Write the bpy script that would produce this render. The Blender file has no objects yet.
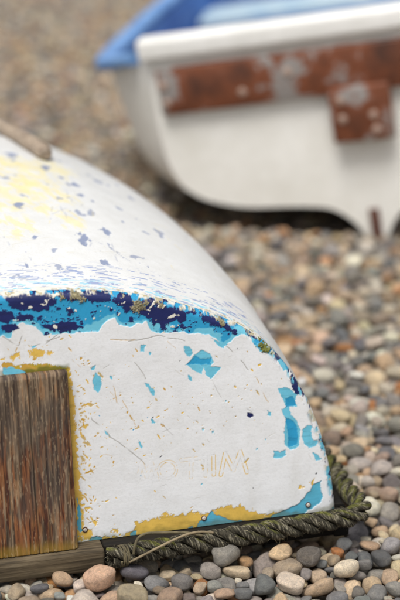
import bpy, bmesh, math, random
import numpy as np
from mathutils import Vector, Matrix, Euler
R = math.radians
rng = np.random.default_rng(11)
scene = bpy.context.scene
COL = scene.collection

# ---------------------------------------------------------------- camera, sky, sun, exposure
CAM_H = 1.45
PITCH = math.atan(680.0 / (400 * 100 / 24.0))
cam_data = bpy.data.cameras.new('camera')
cam_data.sensor_fit = 'HORIZONTAL'; cam_data.sensor_width = 24.0; cam_data.lens = 100.0
cam_data.clip_start = 0.05; cam_data.clip_end = 2000.0
cam_data.dof.use_dof = True; cam_data.dof.focus_distance = 2.72; cam_data.dof.aperture_fstop = 1.9
cam_data.dof.aperture_blades = 0
cam = bpy.data.objects.new('camera', cam_data); COL.objects.link(cam)
cam.location = (0, 0, CAM_H); cam.rotation_euler = (R(90) - PITCH, 0, 0)
scene.camera = cam

SUN_EL, SUN_AZ = 67.0, 205.0           # azimuth clockwise from +Y: high, behind and a little left of the camera
world = bpy.data.worlds.new('World'); scene.world = world; world.use_nodes = True
wn = world.node_tree; wn.nodes.clear()
sky = wn.nodes.new('ShaderNodeTexSky'); sky.sky_type = 'NISHITA'; sky.sun_disc = False
sky.sun_elevation = R(SUN_EL); sky.sun_rotation = R(SUN_AZ); sky.dust_density = 4.0; sky.air_density = 1.0
hs = wn.nodes.new('ShaderNodeHueSaturation'); hs.inputs['Saturation'].default_value = 0.12   # grey cloud cover
bg = wn.nodes.new('ShaderNodeBackground'); bg.inputs['Strength'].default_value = 0.065
wo = wn.nodes.new('ShaderNodeOutputWorld')
wn.links.new(sky.outputs[0], hs.inputs['Color']); wn.links.new(hs.outputs[0], bg.inputs['Color'])
wn.links.new(bg.outputs[0], wo.inputs['Surface'])
sl = bpy.data.lights.new('sun', 'SUN'); sl.energy = 1.5; sl.angle = R(26); sl.color = (1.0, 0.965, 0.92)
sun = bpy.data.objects.new('sun', sl); COL.objects.link(sun)
a, e = R(SUN_AZ), R(SUN_EL)
sun_dir = Vector((math.sin(a) * math.cos(e), math.cos(a) * math.cos(e), math.sin(e)))
sun.rotation_euler = sun_dir.to_track_quat('Z', 'Y').to_euler(); sun.location = sun_dir * 30
vs = scene.view_settings
vs.view_transform = 'Standard'; vs.look = 'None'; vs.gamma = 1.0; vs.exposure = 1.0; vs.use_curve_mapping = False
scene.render.resolution_x = 683; scene.render.resolution_y = 1024

# ---------------------------------------------------------------- helpers
def lin(r, g, b):
    f = lambda c: ((c / 255 + 0.055) / 1.055) ** 2.4 if c > 10 else c / 255 / 12.92
    return np.array([f(r), f(g), f(b)])

def hash2(ix, iy, seed):
    h = (ix.astype(np.int64) * 374761393 + iy.astype(np.int64) * 668265263 + seed * 974634777) & 0xFFFFFFFF
    h = ((h ^ (h >> 13)) * 1274126177) & 0xFFFFFFFF
    h = ((h ^ (h >> 16)) * 2246822519) & 0xFFFFFFFF
    return ((h ^ (h >> 15)) & 0xFFFFFF) / float(0xFFFFFF)

def vnoise(x, y, seed=0):
    ix, iy = np.floor(x), np.floor(y); fx, fy = x - ix, y - iy
    fx = fx * fx * (3 - 2 * fx); fy = fy * fy * (3 - 2 * fy)
    a_ = hash2(ix, iy, seed); b_ = hash2(ix + 1, iy, seed); c_ = hash2(ix, iy + 1, seed); d_ = hash2(ix + 1, iy + 1, seed)
    return (a_ * (1 - fx) + b_ * fx) * (1 - fy) + (c_ * (1 - fx) + d_ * fx) * fy

def fbm(x, y, seed=0, oct=4, gain=0.5):
    s = 0; amp = 1.0; tot = 0
    for k in range(oct):
        c, sn = math.cos(0.6 * k), math.sin(0.6 * k)
        s = s + amp * vnoise((x * c - y * sn) * 2 ** k, (x * sn + y * c) * 2 ** k, seed + 17 * k); tot += amp; amp *= gain
    return s / tot          # 0..1, mean 0.5

def sstep(a_, b_, x):
    t = np.clip((x - a_) / (b_ - a_), 0, 1); return t * t * (3 - 2 * t)

def seg_dist(px, py, poly, closed):
    d = np.full(px.shape, 1e9); n = len(poly)
    for i in range(n if closed else n - 1):
        ax, ay = poly[i]; bx, by = poly[(i + 1) % n]
        ex, ey = bx - ax, by - ay; L2 = ex * ex + ey * ey + 1e-18
        t = np.clip(((px - ax) * ex + (py - ay) * ey) / L2, 0, 1)
        d = np.minimum(d, (px - ax - t * ex) ** 2 + (py - ay - t * ey) ** 2)
    return np.sqrt(d)

def poly_sdf(px, py, poly):                      # negative inside
    d = seg_dist(px, py, poly, True); ins = np.zeros(px.shape, bool); n = len(poly)
    for i in range(n):
        ax, ay = poly[i]; bx, by = poly[(i + 1) % n]
        if ay == by: continue
        c = ((ay > py) != (by > py)) & (px < (bx - ax) * (py - ay) / (by - ay) + ax); ins ^= c
    return np.where(ins, -d, d)

def new_obj(name, mesh, parent=None, **props):
    o = bpy.data.objects.new(name, mesh); COL.objects.link(o)
    if parent is not None: o.parent = parent
    for k, v in props.items(): o[k] = v
    return o

def mesh_from(name, verts, faces, mat=None, smooth=True):
    me = bpy.data.meshes.new(name)
    verts = np.asarray(verts, dtype=np.float32); faces = np.asarray(faces, dtype=np.int32)
    nf, k = faces.shape
    me.vertices.add(len(verts)); me.vertices.foreach_set('co', verts.ravel())
    me.loops.add(nf * k); me.loops.foreach_set('vertex_index', faces.ravel())
    me.polygons.add(nf); me.polygons.foreach_set('loop_start', np.arange(nf, dtype=np.int32) * k)
    me.update(calc_edges=True); me.validate()
    if smooth: me.polygons.foreach_set('use_smooth', np.ones(len(me.polygons), bool))
    if mat: me.materials.append(mat)
    return me

def set_attr(me, name, kind, data):
    at = me.attributes.new(name, kind, 'POINT')
    if kind == 'FLOAT_COLOR':
        d = np.ones((len(data), 4), np.float32); d[:, :3] = data; at.data.foreach_set('color', d.ravel())
    elif kind == 'FLOAT_VECTOR': at.data.foreach_set('vector', np.asarray(data, np.float32).ravel())
    else: at.data.foreach_set('value', np.asarray(data, np.float32 if kind == 'FLOAT' else np.int32).ravel())

def grid_faces(ny, nx, flip=False, closed_x=False):
    i = np.arange(ny - 1)[:, None]; j = np.arange(nx if closed_x else nx - 1)[None, :]; j2 = (j + 1) % nx
    a_ = i * nx + j; b_ = i * nx + j2; c_ = (i + 1) * nx + j2; d_ = (i + 1) * nx + j
    q = np.stack([a_, b_, c_, d_], -1).reshape(-1, 4)
    return q[:, ::-1] if flip else q

def box_bm(bm, lo, hi, M=None):
    c = [((lo[0], hi[0])[i & 1], (lo[1], hi[1])[(i >> 1) & 1], (lo[2], hi[2])[(i >> 2) & 1]) for i in range(8)]
    v = [bm.verts.new(M @ Vector(p) if M else p) for p in c]
    for f in ((0, 2, 3, 1), (4, 5, 7, 6), (0, 1, 5, 4), (2, 6, 7, 3), (0, 4, 6, 2), (1, 3, 7, 5)):
        bm.faces.new([v[i] for i in f])
    return v

def bevel_box(name, lo, hi, mat, parent, bev=0.004, cuts=0, wob=0.0, seed=0, seg=2):
    bm = bmesh.new(); box_bm(bm, lo, hi)
    if cuts:
        ax = max(range(3), key=lambda k: hi[k] - lo[k])
        es = [e_ for e_ in bm.edges if abs(e_.verts[0].co[ax] - e_.verts[1].co[ax]) > 1e-6]
        bmesh.ops.subdivide_edges(bm, edges=es, cuts=cuts)
    if wob:
        rr = random.Random(seed)
        for v in bm.verts: v.co += Vector((rr.uniform(-1, 1), rr.uniform(-1, 1), rr.uniform(-1, 1))) * wob
    bm.normal_update()
    sh = [e_ for e_ in bm.edges if len(e_.link_faces) == 2 and e_.calc_face_angle(0) > 0.6]
    bmesh.ops.bevel(bm, geom=sh, offset=bev, segments=seg, affect='EDGES', profile=0.6)
    me = bpy.data.meshes.new(name); bm.to_mesh(me); bm.free()
    for p in me.polygons: p.use_smooth = True
    me.materials.append(mat)
    return new_obj(name, me, parent)

def tube(path, rad, nseg=10, cap=True):
    path = np.asarray(path, float); n = len(path); rad = np.broadcast_to(np.asarray(rad, float), (n,))
    T = np.gradient(path, axis=0); T /= np.linalg.norm(T, axis=1)[:, None]
    up = np.array([0, 0, 1.0]); Nn = np.empty_like(path); Bn = np.empty_like(path)
    p0 = np.cross(T[0], up); p0 = p0 / np.linalg.norm(p0) if np.linalg.norm(p0) > 1e-3 else np.array([1., 0, 0])
    for k in range(n):
        p0 = p0 - T[k] * (p0 @ T[k]); p0 /= np.linalg.norm(p0); Nn[k] = p0; Bn[k] = np.cross(T[k], p0)
    th = np.linspace(0, 2 * np.pi, nseg, endpoint=False)
    V = path[:, None] + rad[:, None, None] * (np.cos(th)[None, :, None] * Nn[:, None] + np.sin(th)[None, :, None] * Bn[:, None])
    return V, T, Nn, Bn

def catmull(P, n):
    P = np.asarray(P, float); Q = np.vstack([2 * P[0] - P[1], P, 2 * P[-1] - P[-2]]); out = []
    m = len(P) - 1
    for k in range(n):
        t = k / (n - 1) * m; i = min(int(t), m - 1); t -= i
        a_, b_, c_, d_ = Q[i:i + 4]
        out.append(0.5 * (2 * b_ + (c_ - a_) * t + (2 * a_ - 5 * b_ + 4 * c_ - d_) * t * t + (3 * b_ - a_ - 3 * c_ + d_) * t ** 3))
    out = np.array(out)
    d = np.r_[0, np.cumsum(np.linalg.norm(np.diff(out, axis=0), axis=1))]; s = np.linspace(0, d[-1], n)
    return np.stack([np.interp(s, d, out[:, k]) for k in range(3)], 1)

# ---------------------------------------------------------------- materials
def mat_new(name):
    m = bpy.data.materials.new(name); m.use_nodes = True
    nt = m.node_tree; b = nt.nodes['Principled BSDF']; return m, nt, b

def noise_node(nt, vec, scale, detail=4, rough=0.55, dist=0.0):
    n = nt.nodes.new('ShaderNodeTexNoise'); n.inputs['Scale'].default_value = scale
    n.inputs['Detail'].default_value = detail; n.inputs['Roughness'].default_value = rough; n.inputs['Distortion'].default_value = dist
    if vec is not None: nt.links.new(vec, n.inputs['Vector'])
    return n

def ramp(nt, fac, stops):
    r = nt.nodes.new('ShaderNodeValToRGB'); el = r.color_ramp.elements
    while len(el) < len(stops): el.new(0.5)
    for e_, (p, c) in zip(el, stops): e_.position = p; e_.color = (c[0], c[1], c[2], 1)
    nt.links.new(fac, r.inputs['Fac']); return r

def mixc(nt, a_, b_, fac, mode='MIX'):
    m = nt.nodes.new('ShaderNodeMix'); m.data_type = 'RGBA'; m.blend_type = mode
    for sock, val in ((m.inputs[6], a_), (m.inputs[7], b_), (m.inputs[0], fac)):
        if hasattr(val, 'is_output'): nt.links.new(val, sock)
        else: sock.default_value = val if not isinstance(val, (tuple, list, np.ndarray)) else (val[0], val[1], val[2], 1)
    return m.outputs[2]

def mapped(nt, scale, coord='Object'):
    tc = nt.nodes.new('ShaderNodeTexCoord'); mp = nt.nodes.new('ShaderNodeMapping')
    mp.inputs['Scale'].default_value = scale; nt.links.new(tc.outputs[coord], mp.inputs['Vector']); return mp.outputs[0]

def bump(nt, b, height, dist, strength=1.0):
    n = nt.nodes.new('ShaderNodeBump'); n.inputs['Distance'].default_value = dist; n.inputs['Strength'].default_value = strength
    nt.links.new(height, n.inputs['Height']); nt.links.new(n.outputs[0], b.inputs['Normal']); return n

def paint_material(name, rough=0.55, grain=0.0004):
    """colour and gloss come from per-vertex paint layers, fine relief and dirt from noise"""
    m, nt, b = mat_new(name)
    at = nt.nodes.new('ShaderNodeAttribute'); at.attribute_name = 'paint'
    ar = nt.nodes.new('ShaderNodeAttribute'); ar.attribute_name = 'gloss'
    co = mapped(nt, (1, 1, 1)); n1 = noise_node(nt, co, 260, 3); n2 = noise_node(nt, co, 34, 4); n3 = noise_node(nt, co, 7, 3)
    g = ramp(nt, n2.outputs[0], [(0.3, (0.93, 0.925, 0.91)), (0.7, (1.0, 1.0, 1.0))])
    g2 = ramp(nt, n1.outputs[0], [(0.30, (0.93, 0.93, 0.92)), (0.5, (1, 1, 1))])
    c = mixc(nt, at.outputs['Color'], g.outputs[0], 1.0, 'MULTIPLY'); c = mixc(nt, c, g2.outputs[0], 1.0, 'MULTIPLY')
    nt.links.new(c, b.inputs['Base Color']); nt.links.new(ar.outputs['Fac'], b.inputs['Roughness'])
    b.inputs['Specular IOR Level'].default_value = 0.35
    add = nt.nodes.new('ShaderNodeMath'); add.operation = 'MULTIPLY_ADD'; add.inputs[1].default_value = 2.0
    nt.links.new(n2.outputs[0], add.inputs[0]); nt.links.new(n1.outputs[0], add.inputs[2])
    bump(nt, b, add.outputs[0], grain); return m

def simple_paint(name, c1, c2, scale=9, rough=0.5, bscale=120, bdist=0.0005, c3=None):
    m, nt, b = mat_new(name); co = mapped(nt, (1, 1, 1)); n = noise_node(nt, co, scale, 6, 0.62)
    st = [(0.35, c1), (0.65, c2)] if c3 is None else [(0.34, c1), (0.535, c2), (0.575, c3)]
    r = ramp(nt, n.outputs[0], st); nt.links.new(r.outputs[0], b.inputs['Base Color']); b.inputs['Roughness'].default_value = rough
    bump(nt, b, noise_node(nt, co, bscale, 4).outputs[0], bdist); return m

def wood_material(name, cols, scale=(8, 140, 140), rough=0.8, bdist=0.0012):
    m, nt, b = mat_new(name); co = mapped(nt, scale); n = noise_node(nt, co, 1.0, 6, 0.65, 0.3)
    co2 = mapped(nt, (1, 1, 1)); n2 = noise_node(nt, co2, 11, 4)
    k = len(cols); r = ramp(nt, n.outputs[0], [(0.28 + 0.44 * i / (k - 1), c) for i, c in enumerate(cols)])
    sh = ramp(nt, n2.outputs[0], [(0.3, (0.6, 0.6, 0.62)), (0.7, (1.15, 1.12, 1.05))])
    nt.links.new(mixc(nt, r.outputs[0], sh.outputs[0], 1.0, 'MULTIPLY'), b.inputs['Base Color']); b.inputs['Roughness'].default_value = rough
    b.inputs['Specular IOR Level'].default_value = 0.25
    bump(nt, b, n.outputs[0], bdist); return m

PAINT = paint_material('flaking_boat_paint', grain=0.00022)
GREYWOOD = wood_material('weathered_grey_wood', [lin(38, 33, 27), lin(72, 63, 49), lin(98, 87, 70), lin(130, 119, 99)])
DARKWOOD = wood_material('shade_blackened_wood', [lin(12, 11, 10), lin(24, 21, 17), lin(40, 35, 28)])  # dark timber, blackened in the colour to stand for shadow under the rope
RUNWOOD = wood_material('dry_runner_wood', [lin(110, 96, 84), lin(150, 136, 122), lin(176, 164, 150)])
STEEL = simple_paint('dull_screw_metal', lin(150, 140, 126), lin(204, 199, 190), 300, 0.55)
RUST = simple_paint('rusty_iron', lin(60, 34, 26), lin(104, 62, 46), 60, 0.85)

# ---------------------------------------------------------------- upturned dinghy (near): local x = across, y = towards its bow, z = up
RAKE = R(10.0); ZB = 0.05
dinghy = new_obj('upturned_dinghy', None, None, label='upturned white dinghy with flaking blue and yellow paint, lying near on the shingle', category='boat')
dinghy.location = (-0.36, 2.3393, 0.0); dinghy.rotation_euler = (0, 0, R(14.264))
DM = Matrix.Translation(dinghy.location) @ Matrix.Rotation(R(14.264), 4, 'Z')

def t2l(u, w, out=0.0):
    u, w, out = np.broadcast_arrays(np.asarray(u, float), np.asarray(w, float), np.asarray(out, float))
    return np.stack([u, w * math.sin(RAKE) - out * math.cos(RAKE), ZB + w * math.cos(RAKE) + out * math.sin(RAKE)], -1)

HALF = np.array([[0, .428], [.129, .424], [.225, .416], [.306, .4], [.388, .369], [.43, .351], [.47, .327], [.504, .3], [.53, .267],
                 [.553, .23], [.57, .194], [.584, .158], [.595, .12], [.603, .08], [.609, .045], [.611, 0]])
def smooth_profile(P, n=160, it=30):
    d = np.r_[0, np.cumsum(np.hypot(*np.diff(P, axis=0).T))]; s = np.linspace(0, d[-1], n)
    q = np.stack([np.interp(s, d, P[:, 0]), np.interp(s, d, P[:, 1])], 1)
    for _ in range(it): q[1:-1] = 0.25 * q[:-2] + 0.5 * q[1:-1] + 0.25 * q[2:]
    d = np.r_[0, np.cumsum(np.hypot(*np.diff(q, axis=0).T))]
    return q, d
PROF, PARC = smooth_profile(HALF); ARC = PARC[-1]
OUT = np.vstack([PROF[::-1] * [-1, 1], PROF[1:]])[::2]            # outline, left base -> top -> right base
if not np.allclose(OUT[-1], PROF[-1]): OUT = np.vstack([OUT, PROF[-1]])
BAND_LOW = [
    [(-32, 371), (14, 360), (65, 357), (79, 355), (84, 368), (98, 378), (118, 368), (131, 353), (157, 352), (184, 353), (220, 351), (225, 359), (234, 368), (247, 371), (253, 359), (271, 353), (298, 360), (305, 344), (320, 336), (348, 338), (384, 330), (403, 326), (414, 320), (425, 305), (436, 309), (446, 318), (457, 322), (470, 316), (478, 302), (486, 291), (500, 284), (513, 276), (521, 261), (533, 250), (543, 235), (553, 227)],
]
NAVY = [
    [(74, 424), (113, 423), (151, 417), (152, 404), (137, 392), (108, 396), (83, 400), (75, 414)],
    [(41, 403), (69, 400), (83, 396), (87, 386), (76, 380), (47, 383)],
    [(66, 375), (87, 377), (91, 369), (75, 364), (65, 367)],
    [(89, 389), (102, 392), (116, 388), (117, 379), (101, 378), (90, 380)],
    [(128, 370), (145, 370), (161, 373), (184, 371), (190, 362), (183, 355), (160, 354), (141, 359)],
    [(158, 418), (177, 417), (219, 417), (242, 415), (241, 400), (224, 398), (211, 398), (202, 405), (179, 404), (164, 409)],
    [(169, 394), (179, 391), (180, 381), (172, 382)],
    [(253, 410), (274, 407), (279, 391), (279, 377), (266, 376), (256, 389)],
    [(277, 383), (306, 387), (332, 381), (355, 374), (366, 365), (364, 355), (344, 355), (330, 350), (314, 355), (310, 349), (306, 361), (292, 370)],
    [(464, 328), (482, 318), (485, 308), (472, 314)],
    [(536, 243), (546, 238), (555, 225), (559, 209), (552, 206), (542, 219)],
    [(460, 189), (469, 186), (472, 181), (465, 178), (460, 182)],
    [(387, 363), (407, 357), (424, 346), (447, 330), (446, 323), (423, 336), (394, 349)],
]
LIGHT = [
    [(358, 312), (368, 311), (373, 299), (368, 293), (359, 299)],
    [(360, 280), (385, 303), (396, 298), (403, 292), (407, 280), (402, 274), (419, 270), (413, 262), (401, 252), (393, 260), (390, 273), (386, 262), (375, 267)],
    [(404, 321), (412, 317), (424, 307), (425, 302), (417, 306)],
    [(210, 284), (219, 275), (220, 263), (214, 250), (206, 255), (206, 271)],
    [(291, 257), (297, 255), (305, 242), (305, 235), (300, 239)],
    [(298, 195), (302, 193), (304, 188), (299, 188)],
    [(274, 164), (277, 160), (282, 150), (280, 145), (277, 150)],
    [(219, 186), (224, 180), (228, 173), (223, 177)],
    [(234, 275), (237, 275), (237, 270), (234, 272)],
    [(205, 295), (210, 294), (208, 288), (205, 288)],
    [(515, 223), (530, 224), (547, 210), (544, 200), (547, 188), (529, 190), (521, 208)],
    [(519, 188), (533, 189), (536, 175), (546, 165), (551, 147), (548, 118), (532, 115), (524, 123), (523, 147), (527, 164), (524, 175)],
    [(556, 147), (563, 155), (572, 152), (570, 143), (573, 127), (582, 125), (578, 116), (565, 114), (557, 124), (554, 135)],
    [(504, 116), (515, 113), (525, 117), (525, 107), (516, 101), (504, 104)],
    [(520, 272), (528, 269), (533, 255), (526, 254)],
    [(496, 187), (501, 183), (501, 177), (496, 180)],
    [(363, 264), (369, 259), (369, 252), (364, 254)],
    [(287, 323), (294, 319), (292, 309), (285, 311)],
    [(300, 310), (305, 306), (301, 301)],
    [(108, 338), (117, 337), (112, 331)],
    [(570, 107), (581, 100), (588, 92), (577, 90)],
    [(568, 128), (574, 120), (581, 123), (576, 115)],
    [(399, 163), (402, 163), (402, 158), (399, 160)],
    [(382, 170), (386, 168), (384, 163)],
    [(423, 214), (427, 213), (427, 210), (423, 210)],
    [(63, 306), (77, 307), (97, 298), (97, 291), (62, 295)],
    [(587, 126), (595, 118), (593, 104), (585, 112)],
    [(594, 79), (603, 74), (606, 35), (597, 45)],
    [(561, 214), (568, 208), (573, 190), (566, 194)],
]
BLUEBASE = [
    [(504, 5), (529, 13), (547, 21), (559, 32), (569, 48), (585, 54), (583, 43), (589, 25), (584, 16), (564, 5), (546, -7), (493, -15)],
    [(347, -10), (361, -1), (372, 8), (393, 23), (407, 14), (420, 5), (458, -1), (440, -8), (397, -16)],
    [(451, -9), (479, -1), (504, 5), (510, -13)],
    [(248, -7), (254, 4), (263, 7), (264, -2)],
    [(342, -6), (347, 1), (358, 3), (362, -8)],
    [(182, 0), (190, 6), (205, 4), (206, -7)],
    [(168, 76), (172, 63), (173, 20), (167, 11)],
]
YELLOW = [
    [(178, -8), (185, 5), (209, 5), (222, 3), (235, 2), (249, 5), (259, 7), (263, 22), (287, 23), (301, 24), (313, 32), (325, 25), (338, 25), (359, 29), (379, 21), (393, 25), (411, 28), (421, 32), (431, 27), (442, 29), (454, 19), (472, 11), (493, 5), (511, 8), (521, 6), (503, -23), (336, -28)],
    [(154, 298), (167, 299), (171, 282), (174, 241), (173, 174), (175, 106), (177, 63), (177, 37), (173, 3), (158, -4), (160, 243)],
    [(66, 309), (90, 308), (106, 308), (130, 306), (150, 299), (166, 294), (166, 284), (65, 291)],
    [(106, 330), (117, 332), (130, 327), (129, 319), (116, 317), (107, 321)],
    [(75, 323), (85, 327), (91, 330), (89, 323), (79, 316)],
    [(134, 327), (144, 327), (145, 322), (137, 320)],
    [(548, 51), (556, 46), (553, 43), (546, 46)],
    [(175, 25), (190, 20), (190, 4), (175, 3)],
    [(220, 19), (231, 13), (232, 7), (223, 12)],
    [(192, 33), (199, 32), (197, 26)],
    [(565, 54), (573, 60), (570, 46)],
]
GRIT = [
    [(158, 418), (163, 420), (167, 412), (160, 409)],
    [(177, 411), (182, 419), (192, 419), (201, 414), (202, 404), (190, 400), (181, 404)],
    [(273, 387), (278, 396), (291, 398), (301, 391), (300, 378), (287, 374), (276, 379)],
    [(317, 389), (327, 390), (330, 383), (320, 381)],
    [(417, 353), (426, 354), (430, 345), (427, 339), (420, 344)],
    [(480, 300), (484, 313), (495, 305), (509, 293), (510, 285), (500, 286)],
]
SCRATCH = [
    [(194, 216), (225, 178), (285, 120)],
    [(427, 307), (460, 268), (487, 226)],
    [(266, 328), (319, 334), (360, 320)],
    [(65, 357), (89, 341)],
    [(96, 355), (90, 340)],
    [(154, 353), (130, 337)],
    [(157, 351), (159, 337)],
    [(114, 336), (157, 349)],
    [(276, 294), (293, 265)],
    [(478, 245), (497, 202)],
    [(237, 334), (286, 331)],
    [(238, 258), (243, 230)],
    [(253, 233), (260, 215), (272, 190)],
]
BOLT = [
    [(178, 20), (379, 14), (561, 14)],
]
# (arc from keel mm, distance from transom mm, size)
HULLCHIP = [(281, 529, 8), (151, 372, 6), (237, 204, 9), (281, 262, 7), (151, 214, 4), (252, 110, 5), (410, 559, 6), (295, 430, 3), (201, 727, 9), (252, 640, 8), (281, 459, 4), (266, 571, 4), (122, 96, 3), (331, 126, 2), (237, 350, 2), (331, 338, 2)]
HULLYEL = [(201, 599, 20), (266, 640, 14), (137, 461, 20), (194, 497, 14), (237, 436, 10), (180, 683, 12), (230, 300, 8), (194, 348, 8), (130, 270, 10)]
LETTERS = [([(270, 90), (278, 124), (286, 96), (294, 123), (303, 90)], 0.25), ('O', 0.5), ([(345, 119), (362, 119), (360, 88)], 0.35),
           ([(369, 119), (387, 119), (385, 88)], 0.4), ([(400, 120), (399, 88)], 0.85), ([(411, 86), (420, 122), (433, 91), (446, 122), (456, 85)], 0.9)]

class Canvas:
    """paint layers on a grid of real surface coordinates (metres)"""
    def __init__(s, x, y, base):
        s.x, s.y = x, y; s.X, s.Y = np.meshgrid(x, y)
        s.c = np.empty(s.X.shape + (3,)); s.c[:] = base; s.h = np.zeros(s.X.shape); s.g = np.full(s.X.shape, 0.5)
    def win(s, lo, hi, pad):
        i0, i1 = np.searchsorted(s.x, [lo[0] - pad, hi[0] + pad]); j0, j1 = np.searchsorted(s.y, [lo[1] - pad, hi[1] + pad])
        return slice(j0, j1), slice(i0, i1)
    def lay(s, sl, m, col, h=None, g=None):
        m = m[..., None]; s.c[sl] = s.c[sl] * (1 - m) + np.asarray(col) * m
        m = m[..., 0]
        if h is not None: s.h[sl] = s.h[sl] * (1 - m) + h * m
        if g is not None: s.g[sl] = s.g[sl] * (1 - m) + g * m
    def poly(s, p, col, rough=0.003, freq=200, seed=0, h=-0.0005, g=0.5, edge=0.0006, lip=True, hi_amp=0.0012):
        p = np.asarray(p, float) / 1000.0; sl = s.win(p.min(0), p.max(0), 0.02); X, Y = s.X[sl], s.Y[sl]
        if X.size == 0: return
        d = poly_sdf(X, Y, p) + (fbm(X * freq, Y * freq, seed, 3) - 0.5) * 2 * rough + (fbm(X * 620, Y * 620, seed + 5, 2) - 0.5) * hi_amp
        if lip:                                                       # curled, thicker paint lip with a dirty crack line round the flake
            r = np.exp(-((d - 0.0011) / 0.0008) ** 2); s.h[sl] += r * 0.00004
            k = np.exp(-((d + 0.0001) / 0.0006) ** 2) * 0.35 * sstep(0.45, 0.62, vnoise(X * 90, Y * 90, seed + 9)); s.c[sl] *= (1 - k)[..., None]
        vr = (0.86 + 0.28 * fbm(X * 55, Y * 75, seed + 21, 4))[..., None]      # layers worn unevenly, with grime and scratches
        vr = vr * (1 - 0.3 * sstep(0.62, 0.72, fbm(X * 30, Y * 300, seed + 22, 3)) * 0.5)[..., None]
        s.lay(sl, sstep(edge, -edge, d), np.asarray(col) * vr, h, g); return sl, d
    def stroke(s, pts, col, wid=0.0007, amt=1.0, h=None, seed=0, freq=120, thr=(0.3, 0.6)):
        p = np.asarray(pts, float) / 1000.0; sl = s.win(p.min(0), p.max(0), 0.01); X, Y = s.X[sl], s.Y[sl]
        if X.size == 0: return
        wob = (fbm(X * 60, Y * 60, seed, 2) - 0.5) * 0.004
        m = sstep(wid * 1.5, wid * 0.3, np.abs(seg_dist(X + wob, Y + wob, p, False))) * amt * sstep(thr[0], thr[1], fbm(X * freq, Y * freq, seed + 3, 2))
        s.lay(sl, m, col, h)
    def speck(s, x, y, rx, ry, ang, col, h=-0.0004, seed=0):
        sl = s.win((x, y), (x, y), max(rx, ry) * 2); X, Y = s.X[sl], s.Y[sl]
        if X.size == 0: return
        c, sn = math.cos(ang), math.sin(ang); a_ = (X - x) * c + (Y - y) * sn; b_ = -(X - x) * sn + (Y - y) * c
        q = np.hypot(a_ / rx, b_ / ry) + (fbm(X * 420, Y * 420, seed, 2) - 0.5) * 1.0
        s.lay(sl, sstep(1.15, 0.75, q), col, h)

WHITE = lin(219, 221, 224); YEL = lin(212, 176, 84); YELD = lin(190, 150, 62); CYAN = lin(104, 184, 210); MID = lin(40, 146, 192); NAVY_C = lin(24, 34, 88)
GRITC = lin(150, 142, 112); MOSS = lin(92, 98, 28); SLATE = lin(134, 144, 170); CRACK = lin(134, 130, 122); BONE = lin(214, 211, 200)

def interp_curve(pts, u):
    p = np.array(pts, float) / 1000; return np.interp(u, p[:, 0], p[:, 1])

# ---- transom paint
ux = np.r_[np.arange(-0.624, 0.02, 0.003), np.arange(0.02, 0.6245, 0.001)]; wy = np.r_[np.arange(-0.004, 0.4345, 0.001)]
cv = Canvas(ux, wy, WHITE); X, Y = cv.X, cv.Y; AX = np.abs(X); ALL = (slice(None), slice(None))
cv.h += (fbm(X * 45, Y * 45, 1, 3) - 0.5) * 0.0004 + (fbm(X * 9, Y * 9, 2, 3) - 0.5) * 0.0016
cv.c *= (0.965 + 0.07 * fbm(X * 14, Y * 22, 3, 4))[..., None]
# faint run-down dirt and old brush marks
st = fbm(X * 26, Y * 5, 4, 4); cv.lay(ALL, sstep(0.58, 0.8, st) * 0.14, lin(176, 170, 152))
cv.h += (fbm(X * 14, Y * 150, 6, 3) - 0.5) * 0.00012
d_edge = seg_dist(X, Y, OUT, False)
# yellow undercoat specks and small chips
rs = np.random.default_rng(5)
for k in range(360):
    z = rs.random()
    if z < 0.35: x, y = 0.178 + abs(rs.normal(0, 0.018)), rs.uniform(0.02, 0.30)
    elif z < 0.6: x, y = rs.normal(0.275, 0.05), rs.normal(0.19, 0.05)
    elif z < 0.75: x, y = rs.normal(0.42, 0.05), rs.normal(0.21, 0.03)
    elif z < 0.85: x, y = rs.uniform(0.05, 0.2), rs.uniform(0.30, 0.35)
    else: x, y = rs.uniform(-0.55, 0.58), rs.uniform(0.03, 0.34)
    r0 = rs.lognormal(math.log(0.0008), 0.45); el = rs.choice([1, 1, 2.5, 4])
    if 0.178 < x < 0.20 and z < 0.35: r0 *= 1.35
    cv.speck(x, y, r0 * el, r0, rs.choice([-0.9, -1.1, 0.3, rs.uniform(-3, 3)]), [YEL, YELD, lin(190, 165, 110)][rs.integers(3)], -0.0003, k)
for k in range(46):
    cv.speck(rs.uniform(-0.55, 0.58), rs.uniform(0.05, 0.34), rs.uniform(0.0008, 0.0022), rs.uniform(0.0007, 0.0014), rs.uniform(-3, 3), [CYAN, MID, lin(60, 60, 66)][rs.integers(3)], -0.0004, 900 + k)
for i, p in enumerate(SCRATCH):
    cv.stroke(p, CRACK if i < 9 else YELD, 0.0007, 0.8, -0.0003, 40 + i, 70, (0.25, 0.45))
for k in range(26):
    x, y = rs.uniform(0.1, 0.57), rs.uniform(0.03, 0.33); L = rs.uniform(8, 40); an = rs.choice([-0.9, -0.75, 0.25, -1.3]) + rs.normal(0, 0.15)
    cv.stroke([(x * 1000, y * 1000), (x * 1000 + L * math.cos(an), y * 1000 + L * math.sin(an))], [CRACK, YELD, lin(185, 180, 170)][rs.integers(3)], 0.00055, 0.5, -0.0002, 300 + k, 90, (0.35, 0.6))
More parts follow.
